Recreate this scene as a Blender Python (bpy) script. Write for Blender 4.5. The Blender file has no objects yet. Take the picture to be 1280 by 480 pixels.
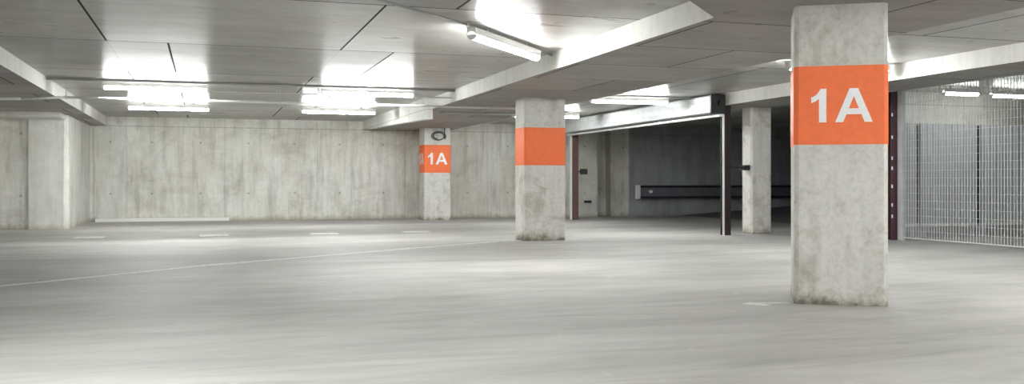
import bpy, bmesh, math, random
from mathutils import Vector, Matrix
random.seed(7)
S = bpy.context.scene
C = S.collection
PI = math.pi

# ------------------------------------------------------------------ helpers
class MB:
    def __init__(self): self.v = []; self.f = []
    def poly(self, pts):
        n = len(self.v); self.v += [tuple(p) for p in pts]; self.f.append(tuple(range(n, n+len(pts)))); return self
    def box(self, x0, x1, y0, y1, z0, z1):
        n = len(self.v)
        self.v += [(x0,y0,z0),(x1,y0,z0),(x1,y1,z0),(x0,y1,z0),(x0,y0,z1),(x1,y0,z1),(x1,y1,z1),(x0,y1,z1)]
        for q in ((0,3,2,1),(4,5,6,7),(0,1,5,4),(1,2,6,5),(2,3,7,6),(3,0,4,7)): self.f.append(tuple(n+i for i in q))
        return self
    def prism(self, poly, z0, z1):
        """poly counter-clockwise seen from above"""
        n = len(self.v); k = len(poly)
        self.v += [(p[0],p[1],z0) for p in poly] + [(p[0],p[1],z1) for p in poly]
        self.f.append(tuple(n+i for i in reversed(range(k)))); self.f.append(tuple(n+k+i for i in range(k)))
        for i in range(k): j = (i+1)%k; self.f.append((n+i, n+j, n+k+j, n+k+i))
        return self
    def ring(self, outer, inner, z0, z1):
        n = len(self.v); k = len(outer)
        for z in (z0, z1):
            self.v += [(p[0],p[1],z) for p in outer]; self.v += [(p[0],p[1],z) for p in inner]
        for i in range(k):
            j = (i+1)%k; o0,o1,i0,i1 = n+i,n+j,n+k+i,n+k+j; t = 2*k
            self.f += [(o0,o1,o1+t,o0+t),(i1,i0,i0+t,i1+t),(o0+t,o1+t,i1+t,i0+t),(i0,i1,o1,o0)]
        return self
    def tube(self, p, q, r, n=10, r2=None):
        p = Vector(p); q = Vector(q); d = (q-p).normalized()
        a = d.orthogonal().normalized(); b = d.cross(a); m = len(self.v); r2 = r if r2 is None else r2
        for c, rr in ((p, r), (q, r2)):
            for i in range(n):
                t = 2*PI*i/n; self.v.append(tuple(c + a*rr*math.cos(t) + b*rr*math.sin(t)))
        self.f.append(tuple(m+i for i in reversed(range(n)))); self.f.append(tuple(m+n+i for i in range(n)))
        for i in range(n): j = (i+1)%n; self.f.append((m+i,m+j,m+n+j,m+n+i))
        return self
    def path(self, pts, r, n=8):
        for i in range(len(pts)-1): self.tube(pts[i], pts[i+1], r, n)
        return self
    def sect(self, prof, axis_pts, closed=True):
        """sweep a closed 2D profile (y,z) along x from x0 to x1"""
        x0, x1 = axis_pts; n = len(self.v); k = len(prof)
        self.v += [(x0,p[0],p[1]) for p in prof] + [(x1,p[0],p[1]) for p in prof]
        self.f.append(tuple(n+i for i in range(k))); self.f.append(tuple(n+k+i for i in reversed(range(k))))
        for i in range(k): j = (i+1)%k; self.f.append((n+i, n+k+i, n+k+j, n+j))
        return self
    def extrude2d(self, pts, o, r, u, nrm, th):
        n = len(self.v); k = len(pts)
        for t in (0, th):
            for a, b in pts: self.v.append(tuple(Vector(o) + Vector(r)*a + Vector(u)*b + Vector(nrm)*t))
        self.f.append(tuple(n+i for i in reversed(range(k)))); self.f.append(tuple(n+k+i for i in range(k)))
        for i in range(k): j = (i+1)%k; self.f.append((n+i,n+j,n+k+j,n+k+i))
        return self
    def build(self, name, mat, parent=None, bevel=0, smooth=False):
        me = bpy.data.meshes.new(name); me.from_pydata(self.v, [], self.f)
        bm = bmesh.new(); bm.from_mesh(me); bmesh.ops.recalc_face_normals(bm, faces=bm.faces); bm.to_mesh(me); bm.free()
        me.materials.append(mat)
        if smooth:
            for p in me.polygons: p.use_smooth = len(p.vertices) == 4
        o = bpy.data.objects.new(name, me); C.objects.link(o); o.parent = parent
        if bevel:
            b = o.modifiers.new('Bevel', 'BEVEL'); b.width = bevel; b.segments = 2; b.limit_method = 'ANGLE'
        return o

def tag(o, label, cat, group=None, kind='thing'):
    o['label'] = label; o['category'] = cat; o['kind'] = kind
    if group: o['group'] = group
    return o
def struct(o, label=None):
    o['kind'] = 'structure'
    if label: o['label'] = label; o['category'] = 'structure'
    return o
def empty(name, loc, rz=0):
    o = bpy.data.objects.new(name, None); C.objects.link(o); o.location = loc; o.rotation_euler = (0,0,rz)
    o.empty_display_size = .1; return o
def copy_tree(o, parent=None):
    c = o.copy(); C.objects.link(c); c.parent = parent
    for ch in [x for x in bpy.data.objects if x.parent == o]: copy_tree(ch, c)
    return c

# ------------------------------------------------------------------ materials
class NT:
    def __init__(self, name):
        self.m = bpy.data.materials.new(name); self.m.use_nodes = True
        self.t = self.m.node_tree; self.b = self.t.nodes['Principled BSDF']
    def n(self, typ, **kw):
        x = self.t.nodes.new(typ)
        for k, v in kw.items():
            if k in x.inputs.keys() if isinstance(k, str) else False: x.inputs[k].default_value = v
            else: setattr(x, k, v)
        return x
    def l(self, a, b): self.t.links.new(a, b)
    def pos(self, scale=(1,1,1), loc=(0,0,0), rot=(0,0,0)):
        g = self.t.nodes.new('ShaderNodeNewGeometry'); m = self.t.nodes.new('ShaderNodeMapping')
        m.inputs['Scale'].default_value = scale; m.inputs['Location'].default_value = loc; m.inputs['Rotation'].default_value = rot
        self.l(g.outputs['Position'], m.inputs['Vector']); return m.outputs[0]
    def noise(self, vec, scale, detail=5, rough=.55, dist=0):
        x = self.t.nodes.new('ShaderNodeTexNoise'); x.inputs['Scale'].default_value = scale
        x.inputs['Detail'].default_value = detail; x.inputs['Roughness'].default_value = rough; x.inputs['Distortion'].default_value = dist
        self.l(vec, x.inputs['Vector']); return x.outputs['Fac']
    def ramp(self, fac, stops):
        r = self.t.nodes.new('ShaderNodeValToRGB'); e = r.color_ramp.elements
        while len(e) < len(stops): e.new(.5)
        for i, (p, c) in enumerate(stops):
            e[i].position = p; e[i].color = (c, c, c, 1) if not hasattr(c, '__len__') else (*c, 1)
        self.l(fac, r.inputs[0]); return r.outputs[0]
    def mul(self, a, b, fac=1.0):
        x = self.t.nodes.new('ShaderNodeMix'); x.data_type = 'RGBA'; x.blend_type = 'MULTIPLY'; x.inputs[0].default_value = fac
        for s, v in ((6, a), (7, b)):
            if hasattr(v, 'is_output'): self.l(v, x.inputs[s])
            else: x.inputs[s].default_value = (*v, 1)
        return x.outputs[2]
    def mixc(self, fac, a, b):
        x = self.t.nodes.new('ShaderNodeMix'); x.data_type = 'RGBA'
        if hasattr(fac, 'is_output'): self.l(fac, x.inputs[0])
        else: x.inputs[0].default_value = fac
        for s, v in ((6, a), (7, b)):
            if hasattr(v, 'is_output'): self.l(v, x.inputs[s])
            else: x.inputs[s].default_value = (*v, 1)
        return x.outputs[2]
    def math(self, op, a, b=None, c=None):
        x = self.t.nodes.new('ShaderNodeMath'); x.operation = op
        for i, v in enumerate((a, b, c)):
            if v is None: continue
            if hasattr(v, 'is_output'): self.l(v, x.inputs[i])
            else: x.inputs[i].default_value = v
        return x.outputs[0]
    def xyz(self):
        g = self.t.nodes.new('ShaderNodeNewGeometry'); s = self.t.nodes.new('ShaderNodeSeparateXYZ')
        self.l(g.outputs['Position'], s.inputs[0]); return s.outputs
    def bump(self, h, strength=.2, dist=.02):
        b = self.t.nodes.new('ShaderNodeBump'); b.inputs['Strength'].default_value = strength; b.inputs['Distance'].default_value = dist
        self.l(h, b.inputs['Height']); self.l(b.outputs[0], self.b.inputs['Normal'])
    def col(self, c):
        if hasattr(c, 'is_output'): self.l(c, self.b.inputs['Base Color'])
        else: self.b.inputs['Base Color'].default_value = (*c, 1)
    def rough(self, r):
        if hasattr(r, 'is_output'): self.l(r, self.b.inputs['Roughness'])
        else: self.b.inputs['Roughness'].default_value = r

def plain(name, c, rough=.5, metal=0, var=.12, scale=6):
    m = NT(name); n = m.noise(m.pos(), scale)
    m.col(m.mul(c, m.ramp(n, [(.3, 1-var), (.7, 1)]))); m.rough(rough); m.b.inputs['Metallic'].default_value = metal
    return m.m

def line_mask(m, coord, period, off, half):
    """1 on thin lines at off + k*period"""
    a = m.math('SUBTRACT', coord, off); a = m.math('DIVIDE', a, period); a = m.math('FRACT', a)
    a = m.math('SUBTRACT', a, .5); a = m.math('ABSOLUTE', a)
    return m.math('GREATER_THAN', a, .5 - half/period)

def wall_concrete(name, c, contrast=1.0, axis='X', joint=2.45, joff=0.0, dirt=.35, holes=True):
    m = NT(name); x = m.xyz(); h = x[0] if axis == 'X' else x[1]
    sc = (1,1,.12)
    streak = m.noise(m.pos(sc), 5.5, 6, .6)
    fine = m.noise(m.pos((1,1,.06)), 16, 3, .6)
    blot = m.noise(m.pos((.55,.55,.8)), 1.25, 7, .68, .5)
    brown = m.noise(m.pos((.9,.9,.45), (3.1,1.7,.4)), .9, 5, .6, .8)
    grain = m.noise(m.pos(), 11, 5, .72)
    k = contrast
    col = m.mul(c, m.ramp(streak, [(.30, 1-.36*k), (.50, 1-.05*k), (.68, 1.0)]))
    col = m.mul(col, m.ramp(fine, [(.35, 1-.12*k), (.6, 1.0)]))
    col = m.mul(col, m.ramp(blot, [(.33, (1-.42*k, 1-.44*k, 1-.50*k)), (.50, (1-.14*k, 1-.14*k, 1-.17*k)), (.68, (1,1,1))]))
    col = m.mul(col, m.ramp(brown, [(.42, (1,1,1)), (.62, (1-.14*k, 1-.16*k, 1-.22*k))]))
    col = m.mul(col, m.ramp(grain, [(.32, 1-.14*k), (.58, 1.0)]))
    # formwork joints, the pour line at 2.5 m, tie holes
    jl = line_mask(m, h, joint, joff, .012)
    col = m.mixc(m.math('MULTIPLY', jl, .28), col, m.mul(col, (.45,.43,.40)))
    pl = m.math('LESS_THAN', m.math('ABSOLUTE', m.math('SUBTRACT', x[2], 2.49)), .012)
    col = m.mixc(m.math('MULTIPLY', pl, .5), col, m.mul(col, (.45,.43,.40)))
    if holes:
        def near(coord, period, off):
            a = m.math('FRACT', m.math('DIVIDE', m.math('SUBTRACT', coord, off), period))
            return m.math('MULTIPLY', m.math('SUBTRACT', a, .5), period)
        a = near(h, joint/2, joff); b = near(x[2], 1.35, .05)
        d = m.math('SQRT', m.math('ADD', m.math('POWER', m.math('ABSOLUTE', a), 2.0), m.math('POWER', m.math('ABSOLUTE', b), 2.0)))
        hole = m.math('LESS_THAN', d, .028)
        col = m.mixc(m.math('MULTIPLY', hole, .45), col, (.08,.075,.065))
    # dirt band with a ragged edge near the floor
    edge = m.math('ADD', m.math('MULTIPLY', x[2], 3.2), m.math('MULTIPLY', m.noise(m.pos((1,1,.5)), 3.5, 6, .7), 1.1))
    col = m.mul(col, m.ramp(edge, [(.5, (1-dirt*1.1, 1-dirt*1.2, 1-dirt*1.45)), (.95, (1,1,1))]))
    m.col(col); m.rough(.82); m.bump(grain, .25, .01)
    return m.m

def ceil_concrete(name, c, rough=.3, spec=.5, size=(2.8,3.3), loc=(-1.66,.7), joint=.014, boards=True, freq=2, offs=.75):
    m = NT(name); x = m.xyz()
    def brick(w, hgt, mort, off, freq, loc, c2, mc):
        b = m.t.nodes.new('ShaderNodeTexBrick'); b.offset = off; b.offset_frequency = freq
        b.inputs['Scale'].default_value = 1; b.inputs['Brick Width'].default_value = w; b.inputs['Row Height'].default_value = hgt
        b.inputs['Mortar Size'].default_value = mort; b.inputs['Mortar Smooth'].default_value = .25
        b.inputs['Color1'].default_value = (1,1,1,1); b.inputs['Color2'].default_value = (c2,c2,c2,1); b.inputs['Mortar'].default_value = (mc,mc,mc*.96,1)
        m.l(m.pos((1,1,0), (*loc,0)), b.inputs['Vector']); return b
    b1 = brick(*size, joint, offs, freq, loc, .72, .12)
    jm = b1.outputs['Fac']
    col = m.mul(c, b1.outputs['Color'], .9)
    if boards:
        b2 = brick(size[0], size[1]/5, .005, .0, 2, loc, .88, .5)
        col = m.mul(col, b2.outputs['Color'], .8)
    wood = m.noise(m.pos((.45, 1.6, 1)), 1.5, 6, .6)
    blot = m.noise(m.pos((.6,1,1)), .9, 5, .6, .5)
    grain = m.noise(m.pos(), 7, 5, .65)
    spots = m.noise(m.pos(), 4.0, 2, .5)
    col = m.mul(col, m.ramp(wood, [(.3, .86), (.62, 1.0)]))
    col = m.mul(col, m.ramp(blot, [(.3, (.84,.82,.77)), (.65, (1,1,1))]))
    col = m.mul(col, m.ramp(grain, [(.3, .90), (.6, 1.0)]))
    col = m.mul(col, m.ramp(spots, [(.68, 1.0), (.74, .62)]))
    m.col(col)
    # every shuttering panel left its own polish; joints and knots are dull
    sep = m.t.nodes.new('ShaderNodeSeparateColor'); m.l(b1.outputs['Color'], sep.inputs[0])
    pr = m.ramp(sep.outputs[0], [(.72, rough*1.25), (1.0, rough)])
    rr = m.math('ADD', pr, m.math('MULTIPLY', jm, .5))
    rr = m.math('ADD', rr, m.math('MULTIPLY', m.math('SUBTRACT', wood, .5), -.16))
    m.rough(rr)
    sp = m.math('MULTIPLY', m.math('SUBTRACT', 1.0, jm), spec)
    m.l(sp, m.b.inputs['Specular IOR Level'])
    h = m.math('SUBTRACT', 1.0, jm); m.bump(h, .5, .01)
    return m.m

M = {}
M['wall'] = wall_concrete('weathered_wall_concrete', (.98,.975,.94), .75, 'X', 2.45, -1.96)
M['wall_side'] = wall_concrete('side_wall_concrete', (.82,.80,.76), .5, 'Y', 2.45, 0)
M['pier'] = wall_concrete('pale_pier_concrete', (.88,.88,.85), .6, 'X', 2.6, .9, .3)
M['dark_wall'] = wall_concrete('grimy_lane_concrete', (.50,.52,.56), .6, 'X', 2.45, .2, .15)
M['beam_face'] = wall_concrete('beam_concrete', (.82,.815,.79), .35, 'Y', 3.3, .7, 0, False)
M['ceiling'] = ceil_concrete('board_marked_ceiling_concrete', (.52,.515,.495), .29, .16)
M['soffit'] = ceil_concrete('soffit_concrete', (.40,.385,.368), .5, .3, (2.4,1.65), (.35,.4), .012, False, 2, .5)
M['ceiling_gray'] = M['soffit']

def floor_mat():
    m = NT('power_floated_floor_concrete'); x = m.xyz()
    # swept streaks lie roughly across the view
    big = m.noise(m.pos((.35,.9,1), rot=(0,0,.35)), .8, 6, .6, .6)
    swirl = m.noise(m.pos((.28,1.25,1), rot=(0,0,.5)), 2.2, 6, .62, 1.2)
    fine = m.noise(m.pos((.5,1.3,1), rot=(0,0,.3)), 14, 5, .65)
    scuff = m.noise(m.pos((.22,1.6,1), rot=(0,0,-.3)), 1.7, 7, .6, 1.5)
    pale = m.noise(m.pos((.8,1,1)), 3.1, 6, .7, .8)
    col = m.mul((.56,.55,.53), m.ramp(big, [(.32, (.74,.735,.73)), (.62, (1,1,1))]))
    col = m.mul(col, m.ramp(swirl, [(.32, .80), (.56, 1.0)]))
    col = m.mul(col, m.ramp(fine, [(.3, .95), (.6, 1.0)]))
    col = m.mul(col, m.ramp(scuff, [(.26, (.84,.83,.81)), (.46, (1,1,1))]))
    col = m.mixc(m.ramp(pale, [(.60, 0.0), (.78, .5)]), col, (.72,.71,.68))
    # tyre-darkened strip in the aisle in front of the end bays
    st = m.math('ABSOLUTE', m.math('SUBTRACT', m.math('ADD', x[1], m.math('MULTIPLY', swirl, 2.0)), 21.4))
    strip = m.ramp(m.math('DIVIDE', st, 4.0), [(.15, (.74,.74,.73)), (.62, (1,1,1))])
    col = m.mul(col, strip, .8)
    m.col(col); m.rough(m.ramp(swirl, [(.3, .55), (.7, .7)])); m.b.inputs['Specular IOR Level'].default_value = .3
    m.bump(fine, .06, .004)
    return m.m
M['floor'] = floor_mat()

def pillar_mat():
    m = NT('pillar_concrete'); x = m.xyz()
    st = m.noise(m.pos((1,1,.15)), 9, 6, .6); bl = m.noise(m.pos((1,1,1)), 2.6, 6, .65, .5); gr = m.noise(m.pos(), 22, 5, .7)
    sp = m.noise(m.pos(), 30, 2, .5)
    col = m.mul((.77,.76,.725), m.ramp(st, [(.3, .88), (.6, 1.0)]))
    col = m.mul(col, m.ramp(bl, [(.34, (.68,.66,.61)), (.48, (.93,.925,.91)), (.7, (1.0,1,1))]))
    col = m.mul(col, m.ramp(gr, [(.3, .82), (.55, 1.0)]))
    col = m.mul(col, m.ramp(sp, [(.70, 1.0), (.78, .7)]))
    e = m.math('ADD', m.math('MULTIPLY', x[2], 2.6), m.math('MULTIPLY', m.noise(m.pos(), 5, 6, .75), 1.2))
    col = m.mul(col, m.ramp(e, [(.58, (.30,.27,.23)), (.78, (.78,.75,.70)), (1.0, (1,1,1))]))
    m.col(col); m.rough(.78); m.bump(gr, .25, .006)
    return m.m
M['pillar'] = pillar_mat()

def orange_mat():
    m = NT('orange_sign_paint'); n = m.noise(m.pos(), 18, 5, .7)
    m.col(m.mul((1.0,.185,.04), m.ramp(n, [(.3, .9), (.6, 1)]))); m.rough(.5); return m.m
M['orange'] = orange_mat()
M['white_paint'] = plain('white_sign_paint', (.97,.96,.98), .5, 0, .06, 20)
def worn_paint():
    m = NT('worn_white_floor_paint'); n = m.noise(m.pos(), 14, 6, .75)
    m.col(m.mixc(m.ramp(n, [(.42, .15), (.62, 1.0)]), (.54,.535,.51), (.93,.93,.90))); m.rough(.6); return m.m
M['line'] = worn_paint()
M['galv'] = plain('galvanised_steel', (.68,.70,.71), .55, .15, .2, 5)
M['bright_steel'] = plain('bright_steel_rail', (.85,.86,.86), .35, .2, .08, 8)
M['white_metal'] = plain('white_enamelled_metal', (.80,.80,.79), .4, 0, .05)
M['conduit'] = plain('grey_conduit', (.42,.42,.41), .45, .1, .15)
M['pipe'] = plain('pale_pipe_paint', (.78,.78,.76), .4, 0, .1)
M['black'] = plain('black_steel', (.035,.033,.035), .5, .1, .2)
M['dark_post'] = plain('dark_maroon_steel', (.028,.014,.016), .5, 0, .2)
M['maroon'] = plain('maroon_painted_steel', (.10,.042,.05), .5, .0, .25)
M['brown_post'] = plain('brown_primer_steel', (.13,.068,.055), .55, .0, .2)
M['wire'] = plain('white_coated_wire', (.82,.84,.84), .45, .0, .05)
M['panel'] = plain('grey_sheet_panel', (.47,.485,.495), .5, .0, .12, 3)
M['barrier'] = plain('dark_steel_barrier', (.24,.25,.29), .4, .3, .2)
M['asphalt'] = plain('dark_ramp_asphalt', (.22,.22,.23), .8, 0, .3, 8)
M['kerb'] = plain('pale_kerb_concrete', (.95,.95,.92), .8, 0, .06, 8)
M['scrawl'] = plain('dark_marker_paint', (.10,.11,.12), .7, 0, .2)
def emit_mat(name, s, c=(.975,1,.985)):
    m = NT(name); m.col((.9,.9,.9)); m.b.inputs['Emission Color'].default_value = (*c,1); m.b.inputs['Emission Strength'].default_value = s
    return m.m
TUBE = 42.0
M['dim_tube'] = emit_mat('dim_storage_diffuser', 9.0)
M['tube'] = emit_mat('lit_fluorescent_diffuser', TUBE)

# ------------------------------------------------------------------ setting
ZC, ZS, TOP = 2.73, 2.5, 2.95          # high slab, dropped bands, structural top
VB = 26.9
struct(MB().box(-16, 24, -9, 29, -.3, 0).build('floor', M['floor']))
struct(MB().box(-16, 24, -9, 29, ZC, ZC+.25).build('ceiling', M['ceiling']))
# dropped bands (undersides and lit faces)
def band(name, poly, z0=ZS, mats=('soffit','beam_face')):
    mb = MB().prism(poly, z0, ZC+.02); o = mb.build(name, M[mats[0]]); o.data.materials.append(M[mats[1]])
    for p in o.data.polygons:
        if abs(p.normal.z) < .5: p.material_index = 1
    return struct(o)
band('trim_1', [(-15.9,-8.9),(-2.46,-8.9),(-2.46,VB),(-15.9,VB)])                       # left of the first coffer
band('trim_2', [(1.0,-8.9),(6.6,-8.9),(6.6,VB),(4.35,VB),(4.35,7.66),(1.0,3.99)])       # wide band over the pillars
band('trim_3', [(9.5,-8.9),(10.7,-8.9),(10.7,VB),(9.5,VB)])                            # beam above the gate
# downstand that hangs from the band near the far pillar (bottom slopes a little)
o = MB(); y0, y1, x0, x1 = 18.85, VB, 4.2, 4.345
o.v = [(x0,y0,2.29),(x1,y0,2.29),(x1,y1,2.49),(x0,y1,2.49),(x0,y0,ZC+.01),(x1,y0,ZC+.01),(x1,y1,ZC+.01),(x0,y1,ZC+.01)]
o.f = [(0,3,2,1),(4,5,6,7),(0,1,5,4),(1,2,6,5),(2,3,7,6),(3,0,4,7)]
o = o.build('trim_4', M['beam_face']); struct(o)
struct(MB().box(-15.9, -2.9, 21.95, 22.85, 2.38, 2.51).build('trim_5', M['beam_face']))
# walls
struct(MB().box(-16, 11.08, VB, VB+.4, 0, ZC).build('wall_back', M['wall']))
struct(MB().box(11.08, 11.72, VB+.35, VB+.6, 0, ZC).build('wall_recess', M['wall']))
struct(MB().box(11.72, 12.33, VB-.02, VB+.4, 0, ZC).build('wall_return', M['wall']))
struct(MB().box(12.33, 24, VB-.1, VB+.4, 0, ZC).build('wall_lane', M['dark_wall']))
struct(MB().box(-16, -15.7, -9, VB, 0, ZC).build('wall_left', M['wall_side']))
struct(MB().box(23.7, 24, -9, VB, 0, ZC).build('wall_right', M['wall_side']))
struct(MB().box(-16, 24, -9.3, -9, 0, ZC).build('wall_front', M['wall']))
struct(MB().box(11.75, 23.7, 14.95, 15.15, 0, ZC).build('wall_storage', M['pier']))
struct(MB().box(-15.7, -3.62, 22.95, VB, 0, ZS).build('wall_far_left', M['wall']))
ch = .09
struct(MB().prism([(-3.62,22.78),(-2.84-ch,22.78),(-2.84,22.78+ch),(-2.84,VB),(-3.62,VB)], 0, ZS).build('trim_6', M['pier']))
struct(MB().box(-2.74, -1.96, VB-.06, VB, 0, ZS).build('trim_7', M['pier']))
struct(MB().prism([(10.42+.04,26.3),(11.08-.04,26.3),(11.08,26.34),(11.08,VB+.4),(10.42,VB+.4),(10.42,26.34)], 0, ZS).build('trim_8', M['pier']))
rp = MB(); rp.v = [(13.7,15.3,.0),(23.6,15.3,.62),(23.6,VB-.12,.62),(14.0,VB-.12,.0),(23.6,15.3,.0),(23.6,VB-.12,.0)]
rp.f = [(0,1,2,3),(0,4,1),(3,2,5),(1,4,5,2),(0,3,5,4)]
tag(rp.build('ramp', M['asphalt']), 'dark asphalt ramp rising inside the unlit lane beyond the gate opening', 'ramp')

# ------------------------------------------------------------------ pillars
ONE = [(.27,0),(.48,0),(.48,1),(.32,1),(.24,.87),(.16,.795),(.05,.745),(.05,.575),(.17,.625),(.27,.705)]
AL = [(0,0),(.225,0),(.315,.23),(.385,.405),(.525,.77),(.525,1),(.405,1)]
AR = [(1.05-a, b) for a, b in reversed(AL)]
AB = [(.315,.23),(.735,.23),(.665,.405),(.385,.405)]
def chamfer_rect(w, d, c, e=0.0):
    a, b = w/2+e, d/2+e; c = c + e*.3
    return [(-a+c,-b),(a-c,-b),(a,-b+c),(a,b-c),(a-c,b),(-a+c,b),(-a,b-c),(-a,-b+c)]
def pillar(label, x, y, rz, w, d, c, z1, sign=None, texts=()):
    r = empty('concrete_pillar', (x, y, 0), rz); tag(r, label, 'pillar', None)
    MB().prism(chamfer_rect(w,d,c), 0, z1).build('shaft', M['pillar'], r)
    if sign:
        s = MB().ring(chamfer_rect(w,d,c,.004), chamfer_rect(w,d,c,.0002), *sign).build('painted_sign', M['orange'], r)
        s['label'] = 'orange painted band around the pillar'
        for side, h, zc in texts:
            if side == 'front': o = Vector((0,-d/2-.004,zc)); rt = Vector((1,0,0)); nm = Vector((0,-1,0))
            else: o = Vector((-w/2-.004,0,zc)); rt = Vector((0,-1,0)); nm = Vector((-1,0,0))
            mb = MB(); L = o - rt*(1.78*h/2) - Vector((0,0,h/2)); up = Vector((0,0,1))
            mb.extrude2d(ONE, L, rt*h, up*h, nm, .002)
            for g in (AL, AR, AB): mb.extrude2d(g, L+rt*.73*h, rt*h, up*h, nm, .002)
            t = mb.build('lettering', M['white_paint'], s); t['label'] = 'white characters 1A'
    return r
pillar('large concrete pillar in the right foreground, orange band reading 1A', 5.213, 7.069, math.radians(-31.7), .743, .72, .036, ZS,
       (1.335, 1.99), (('front', .28, 1.66),))
pillar('middle concrete pillar whose orange band shows a blank front', 5.29+.38, 15.85+.27, 0, .76, .54, .02, ZS,
       (1.32, 1.98))
pillar('smallest and farthest orange-banded pillar, in front of the back wall', 5.59+.37, 25.3+.3, 0, .74, .62, .02, ZS,
       (1.28, 2.03), (('front', .31, 1.66), ('side', .31, 1.66)))
pillar('plain grey pillar without a sign beside the gate post', 10.485, 16.78, 0, .47, .36, .035, ZS)

# dark scrawl at the top of the far pillar, built as a coiled tube
pts = []
for i in range(26):
    t = i/25; a = -.6 + t*11.4; rr = .17 - .07*t
    pts.append((5.98 + rr*1.25*math.cos(a), 25.275 - .004*i/25, 2.27 + rr*math.sin(a)*.8))
pts = [(6.16,25.27,2.49),(6.15,25.27,2.40)] + pts
tag(MB().path(pts, .014, 6).build('scrawl_loop', M['scrawl']), 'dark scrawled loop at the top of the farthest pillar', 'scrawl_loop')

# ------------------------------------------------------------------ fluorescent fittings
def make_light(L, label):
    r = empty('fluorescent_light', (0,0,0)); tag(r, label, 'light', 'fluorescent ceiling lights')
    h = L/2
    MB().sect([(-.046,.012),(.046,.012),(.05,.085),(-.05,.085)], (-h,h)).build('housing', M['white_metal'], r)
    prof = [(.045*math.cos(a), -.005+.036*math.sin(a)) for a in [i*2*PI/14 for i in range(14)]]
    d = MB().sect(prof, (-h+.03, h-.03)).build('diffuser', M['tube'], r, smooth=True)
    for s in (-1, 1):
        prof2 = [(.050*math.cos(a), -.003+.042*math.sin(a)) for a in [i*2*PI/12 for i in range(12)]]
        MB().sect(prof2, (s*h-.0 if s>0 else -h, s*h-.032*s)).build('end_cap', M['white_metal'], r)
        MB().box(s*h*.6-.02, s*h*.6+.02, -.018, .018, .08, .125).build('bracket', M['galv'], r)
    return r
ZT = 2.61
LP = [((-.8,17.28), 1.68, 'tube light in the left coffer, front row, left one of the pair'),
      ((-.75,21.9), 1.66, 'tube light in the left coffer nearest the back wall, left one of the pair'),
      ((2.78,17.2), 1.66, 'tube light in the left coffer, front row, right one of the pair'),
      ((2.87,21.85), 1.66, 'tube light in the left coffer nearest the back wall, right one of the pair'),
      ((7.95,17.3), 1.68, 'tube light in the right coffer, above the shutter box of the gate'),
      ((7.8,21.7), 1.68, 'tube light partly hidden behind the middle pillar, nearest the gate far end'),
      ((8.47,11.45), 1.68, 'tube light showing only its end beside the foreground pillar')]
proto = make_light(1.67, 'x')
def put(i, x, y, rz, z, label, grp='fluorescent ceiling lights'):
    o = proto if i == 0 else copy_tree(proto)
    o.location = (x, y, z); o.rotation_euler = (0,0,rz); o['label'] = label; o['group'] = grp; return o
for i, ((x, y), L, lab) in enumerate(LP): put(i, x, y, 0, ZT, lab)
# the slanting one
e = put(9, 3.36, 10.72, math.atan2(1.58,1.32), 2.60, 'tube light hung at a slant beside the wide beam, nearest of all the tube lights')
e.scale = (1.2, 1, 1)
# added, unseen fittings behind and beside the camera, to light the foreground
for (x, y, rz) in ((-.7,5.2,0),(-.7,1.2,0),(-.7,-2.5,0),(-.7,-6.0,0),(8.0,6.7,0),(8.0,3.8,0),(8.0,0.6,0),(8.0,-3.6,0)):
    put(9, x, y, rz, ZT, 'added tube light overhead near the viewer, above the top of the picture', 'added tube lights above the picture')
for (x, y) in ((-9.0,12.0),(-9.0,18.5),(-9.0,5.0),(3.3,1.5),(3.3,-3.0)):  # added unseen fittings under the soffit, for more light
    put(9, x, y, 0, ZT-.23, 'added tube light under the low soffit outside the picture', 'added tube lights outside the picture')
for (x, y, lab) in ((12.85,13.9,'tube light glowing behind the wire mesh, left one'), (14.0,14.0,'tube light glowing behind the wire mesh, right one'),
                    (15.2,9.5,'added tube light over the storage room right of the picture')):  # the last is an added lamp out of view
    o = put(9, x, y, 0, ZT, lab, 'storage room tube lights'); o.scale = (.45,1,1)
    for c in o.children:
        if c.name.startswith('diffuser'): c.data = c.data.copy(); c.data.materials[0] = M['dim_tube']

# ------------------------------------------------------------------ conduits and pipes
def run(name, pts, r, mat, label, cat, hang=(), z1=ZC, n=8):
    rt = empty(name, pts[0]); tag(rt, label, cat)
    o = MB(); q = [Vector(p)-Vector(pts[0]) for p in pts]; o.path(q, r, n).build('pipe_run', mat, rt, smooth=True)
    for h in hang:
        hv = Vector(h)-Vector(pts[0])
        m = MB().tube(hv, (hv.x,hv.y,z1-pts[0][2]), .008, 6); m.tube((hv.x-.012,hv.y,hv.z),(hv.x+.012,hv.y,hv.z), r*1.7, 10)
        m.build('hanger', M['galv'], rt)
    return rt
run('conduit', [(-2.45,17.05,2.70),(4.34,17.05,2.70)], .024, M['conduit'], 'dark grey conduit line running across the left coffer along the front lights', 'conduit')
run('conduit', [(.1,17.3,2.585),(4.34,17.3,2.585)], .012, M['pipe'], 'thin pale conduit at tube height between the two front lights', 'conduit', [(1.9,17.3,2.585)])
run('sprinkler_pipe', [(-3.95,17.9,2.34),(-3.9,17.7,2.40),(-2.9,17.55,2.40),(-2.2,17.4,2.43),(6.05,17.35,2.425)], .021, M['pipe'],
    'pale thin pipe crossing under the beams in front of the back lights', 'pipe', [(-2.2,17.4,2.43),(1.25,17.36,2.428)])
run('conduit', [(1.36,8.62,2.700),(2.68,9.92,2.700),(4.34,11.9,2.700)], .015, M['conduit'], 'slanting conduit leading to the nearest tube light', 'conduit',
    [(2.66,9.9,2.700)])
run('conduit', [(6.62,17.12,2.70),(9.2,17.12,2.70)], .02, M['conduit'], 'grey conduit above the right coffer light in front of the gate', 'conduit')
run('conduit', [(4.6,19.3,2.455),(6.5,19.3,2.455)], .02, M['conduit'], 'dark conduit fixed under the wide band between the two farther pillars', 'conduit')

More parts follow.
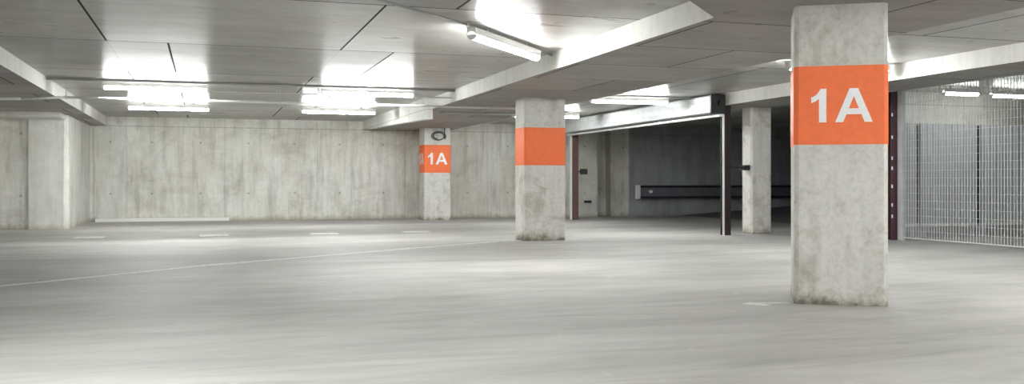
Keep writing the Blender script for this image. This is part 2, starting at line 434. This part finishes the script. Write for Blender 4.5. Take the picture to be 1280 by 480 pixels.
# ------------------------------------------------------------------ gate
g = empty('roller_gate', (9.5, 16.3, 0)); tag(g, 'open roller gate with pale shutter box, bright head rail and dark posts', 'gate')
def gp(mb, name, mat, lab=None, **k):
    mb.v = [(a-9.5, b-16.3, c) for a, b, c in mb.v]; o = mb.build(name, mat, g, **k)
    if lab: o['label'] = lab
    return o
cas = MB(); n0 = len(cas.v)
prof = [(9.20,2.36),(9.49,2.36),(9.49,2.70),(9.24,2.70),(9.20,2.66)]
cas.v = [(a, 16.36, c) for a, c in prof] + [(a, 24.5, c) for a, c in prof]
k = len(prof); cas.f = [tuple(range(k)), tuple(range(2*k-1, k-1, -1))] + [(i, (i+1)%k, k+(i+1)%k, k+i) for i in range(k)]
gp(cas, 'shutter_box', M['galv'], 'pale ribbed casing')
ribs = MB()
for z in (2.45, 2.56): ribs.box(9.188, 9.2, 16.4, 24.45, z, z+.018)
gp(ribs, 'casing_rib', M['galv'])
ep = MB().box(9.19, 9.5, 16.3, 16.36, 2.34, 2.71)
gp(ep, 'end_plate', M['black'], 'black end plate', bevel=.008)
bs = MB().tube((9.37,16.22,2.53),(9.37,16.31,2.53), .045, 14); gp(bs, 'axle_boss', M['black'])
gp(MB().box(9.40, 9.50, 16.36, 24.5, 2.29, 2.335), 'head_rail', M['bright_steel'], 'bright steel rail along the opening top')
gp(MB().box(9.492, 9.524, 16.37, 16.40, 0, 2.33), 'guide_rail', M['bright_steel'], 'bright vertical strip')
gp(MB().box(9.47, 9.52, 24.44, 24.50, 0, 2.33), 'guide_rail', M['bright_steel'])
c1 = MB().box(9.525, 9.66, 16.37, 16.40, 0, 2.6); c1.box(9.525, 9.66, 16.50, 16.53, 0, 2.6); c1.box(9.55, 9.62, 16.40, 16.50, 0, 2.6)
gp(c1, 'post', M['dark_post'], 'dark maroon near post')
c2 = MB().box(9.525, 9.70, 24.42, 24.45, 0, 2.5); c2.box(9.525, 9.70, 24.56, 24.59, 0, 2.5); c2.box(9.57, 9.64, 24.45, 24.56, 0, 2.5)
gp(c2, 'post', M['brown_post'], 'brown far post')
lb = MB().tube((9.64,16.45,1.32),(10.15,16.70,1.31), .022, 8); lb.box(10.10, 10.235, 16.62, 16.80, 1.26, 1.36)
gp(lb, 'latch_bar', M['black'], bevel=.004)
lb = MB().tube((9.68,24.5,1.32),(9.82,24.45,1.32), .02, 8); lb.box(9.78, 9.95, 24.38, 24.52, 1.24, 1.39)
gp(lb, 'latch_bar', M['black'], bevel=.004)

t = MB().box(10.62, 10.85, 26.265, 26.3, .42, .48).build('wall_bracket', M['black'], bevel=.01)
tag(t, 'small dark bracket low on the pale pier behind the gate far post', 'bracket')

# crash barrier in the lane
b = empty('crash_barrier', (12.3, 26.5, 0)); tag(b, 'dark steel crash barrier with white end on the unlit lane wall', 'barrier')
pr = [(-.02,.54),(-.07,.58),(-.07,.64),(-.02,.69),(-.02,.77),(-.07,.82),(-.07,.88),(-.02,.92),(.0,.92),(-.05+.03,.54)]
pr = [(-.03,.54),(-.09,.575),(-.09,.64),(-.03,.69),(-.03,.77),(-.09,.82),(-.09,.885),(-.03,.92),(-.015,.92),(-.06,.88),(-.06,.83),(-.01,.775),(-.01,.685),(-.06,.635),(-.06,.58),(-.015,.54)]
MB().box(.18, 9.5, -.045, -.025, .57, .88).build('rail', M['barrier'], b)['label'] = 'grey plate'
for zz in (.565, .895): MB().sect([(-.10,zz-.035),(-.02,zz-.035),(-.02,zz+.035),(-.10,zz+.035)], (.18, 9.5)).build('rail_tube', M['black'], b)
e1 = MB().box(0.06, .19, -.115, 0, .52, .94).build('end_plate', M['white_paint'], b, bevel=.01); e1['label'] = 'white end plate'
for x in (.5, 3.0, 5.5, 8.0): MB().box(x, x+.1, -.02, .28, .0 if False else .55, .9).build('spacer', M['barrier'], b)
rf = MB().tube((.55,-.10,.74),(.55,-.03,.74), .05, 12).build('reflector', M['white_paint'], b); rf['label'] = 'round white reflector'

# ------------------------------------------------------------------ mesh fence and storage panels
f = empty('mesh_fence', (11.7, 14.2, 0)); tag(f, 'tall white wire mesh fence behind the right side of the foreground pillar', 'fence')
V0, V1 = 14.12, 7.0
# frame posts and rails
y = 14.1; k = 0; PW = 2.55
def fp(mb, name, mat, lab=None):
    mb.v = [(a-11.7, b2-14.2, c) for a, b2, c in mb.v]; o = mb.build(name, mat, f)
    if lab: o['label'] = lab
    return o
edges = [14.12, 10.7, 8.4, 6.1]
for i, yy in enumerate(edges):
    w = .12 if i == 0 else .05
    fp(MB().box(11.67, 11.73, yy-w, yy, 0, 2.7), 'post', M['galv'])
for i in range(3):
    ya, yb = edges[i+1], edges[i]-(.12 if i == 0 else .05)
    m = MB(); n = int((yb-ya)/.062)
    for j in range(1, n):
        yy = ya + (yb-ya)*j/n
        m.box(11.696, 11.704, yy-.0035, yy+.0035, .05, 2.66)
    nz = 20
    for j in range(nz+1):
        z = .05 + 2.61*j/nz
        t = .008 if j == 0 else .0022
        m.box(11.6985-.006, 11.6985, ya, yb, z-t, z+t)
    fp(m, 'wire_mesh', M['wire'])
mp = empty('steel_post', (11.64, 14.20, 0)); tag(mp, 'maroon steel post with white tabs, right behind the foreground pillar', 'post')
q = MB().box(-.075,.075,-.05,-.035,0,2.7); q.box(-.075,.075,.035,.05,0,2.7); q.box(-.03,.03,-.035,.035,0,2.7)
q.build('channel', M['maroon'], mp)
for z in (.42,.62,.95,1.27,1.45,1.82,2.22):
    MB().box(-.074,-.045,-.056,-.05,z-.03,z+.03).build('tab', M['white_paint'], mp)['label'] = 'white tab'
pn = [(11.9,12.60,2.12,'pale sheet panel behind the mesh, leftmost next to the maroon post'),
      (12.70,13.98,2.12,'sheet panel behind the mesh between the two dark gaps'),
      (14.10,15.5,2.12,'sheet panel behind the mesh at the right edge of the picture'),
      (15.6,17.0,2.12,'sheet panel behind the mesh, farthest right')]
for a, b_, h, lab in pn:
    m = MB(); nn = max(3, int((b_-a)/.14)); w = (b_-a)/nn
    prof = []
    for j in range(nn):
        x = a + j*w; prof += [(x,14.72),(x+w*.42,14.72),(x+w*.5,14.742),(x+w*.92,14.742)]
    prof += [(b_,14.72)]
    poly = prof + [(b_,14.78),(a,14.78)]
    m.prism(poly, .24, h)
    r = empty('storage_panel', ((a+b_)/2, 14.75, 0)); tag(r, lab, 'panel', 'sheet panels behind the mesh')
    m.v = [(p[0]-(a+b_)/2, p[1]-14.75, p[2]) for p in m.v]; m.build('sheet', M['panel'], r)
    hw = (b_-a)/2
    MB().box(-hw, hw, -.06, .04, .20, .25).build('bottom_rail', M['white_metal'], r)
    for s in (-1,1): MB().box(s*(hw-.08)-.02, s*(hw-.08)+.02, -.03, .03, 0, .2).build('foot', M['galv'], r)
    
tag(MB().box(11.85, 17.1, 14.78, 14.86, 0, .195).build('plinth', M['panel']), 'low grey plinth under the sheet panels behind the mesh', 'plinth')
bk = MB().box(11.85, 17.1, 14.80, 14.84, .2, 2.11).build('gap_shade_sheet', M['black'])  # black sheet stands in for the shade in the panel gaps
tag(bk, 'black sheet added as the shade in the gaps between the sheet panels', 'panel')

# ------------------------------------------------------------------ kerb and painted marks
k = MB().sect([(26.68,0),(26.72,.085),(26.84,.085),(26.84,0)], (-2.7,.6)).build('kerb', M['kerb'], bevel=.008)
tag(k, 'long low pale concrete kerb at the foot of the back wall', 'kerb')
for i, (x, y) in enumerate(((-2.05,19.3),(.16,19.3),(2.25,19.3),(4.15,19.5))):
    lab = ['leftmost short white bay mark on the floor before the back wall', 'second short white bay mark from the left before the back wall',
           'third short white bay mark from the left before the back wall', 'short white bay mark left of the farthest pillar'][i]
    tag(MB().box(x-.27, x+.27, y-.26, y+.26, .0005, .003).build('bay_mark', M['line']), lab, 'floor marking', 'short bay marks on the floor')
P = [(-4.2,8.6),(-1.93,10.5),(-.07,12.3),(2.8,14.45),(4.75,15.8),(5.3,16.1)]
mb = MB(); w = .055
for i in range(len(P)-1):
    a = Vector((*P[i],0)); b2 = Vector((*P[i+1],0)); nrm = Vector((-(b2-a).y, (b2-a).x, 0)).normalized()*w
    mb.poly([a-nrm+Vector((0,0,.002)), b2-nrm+Vector((0,0,.002)), b2+nrm+Vector((0,0,.002)), a+nrm+Vector((0,0,.002))])
tag(mb.build('painted_line', M['line']), 'thin worn white line slanting across the floor to the middle pillar', 'floor marking')
mb = MB().poly([(4.28,7.09,.002),(4.39,6.91,.002),(4.50,6.96,.002),(4.45,7.07,.002),(4.70,7.0,.002),(4.70,7.06,.002),(4.40,7.15,.002)])
tag(mb.build('paint_patch', M['line']), 'small pale paint patch on the floor left of the foreground pillar', 'floor marking')

# ------------------------------------------------------------------ world, camera
W = bpy.data.worlds.new('World'); S.world = W; W.use_nodes = True
W.node_tree.nodes['Background'].inputs[0].default_value = (.5,.52,.55,1); W.node_tree.nodes['Background'].inputs[1].default_value = .02
cam = bpy.data.cameras.new('camera'); co = bpy.data.objects.new('camera', cam); C.objects.link(co); S.camera = co
co.location = (0, 0, 1.02); co.rotation_euler = (PI/2, 0, math.radians(-17.7))
cam.sensor_width = 36; cam.lens = 1200/1280*36; cam.shift_y = -12/1280; cam.clip_start = .05; cam.clip_end = 200
S.view_settings.view_transform = 'Standard'; S.view_settings.look = 'None'; S.view_settings.gamma = 1
S.view_settings.use_curve_mapping = False; S.view_settings.exposure = 1.75
S.cycles.use_denoising = True
S.cycles.max_bounces = 8; S.cycles.diffuse_bounces = 6; S.cycles.glossy_bounces = 4
S.cycles.sample_clamp_indirect = 8
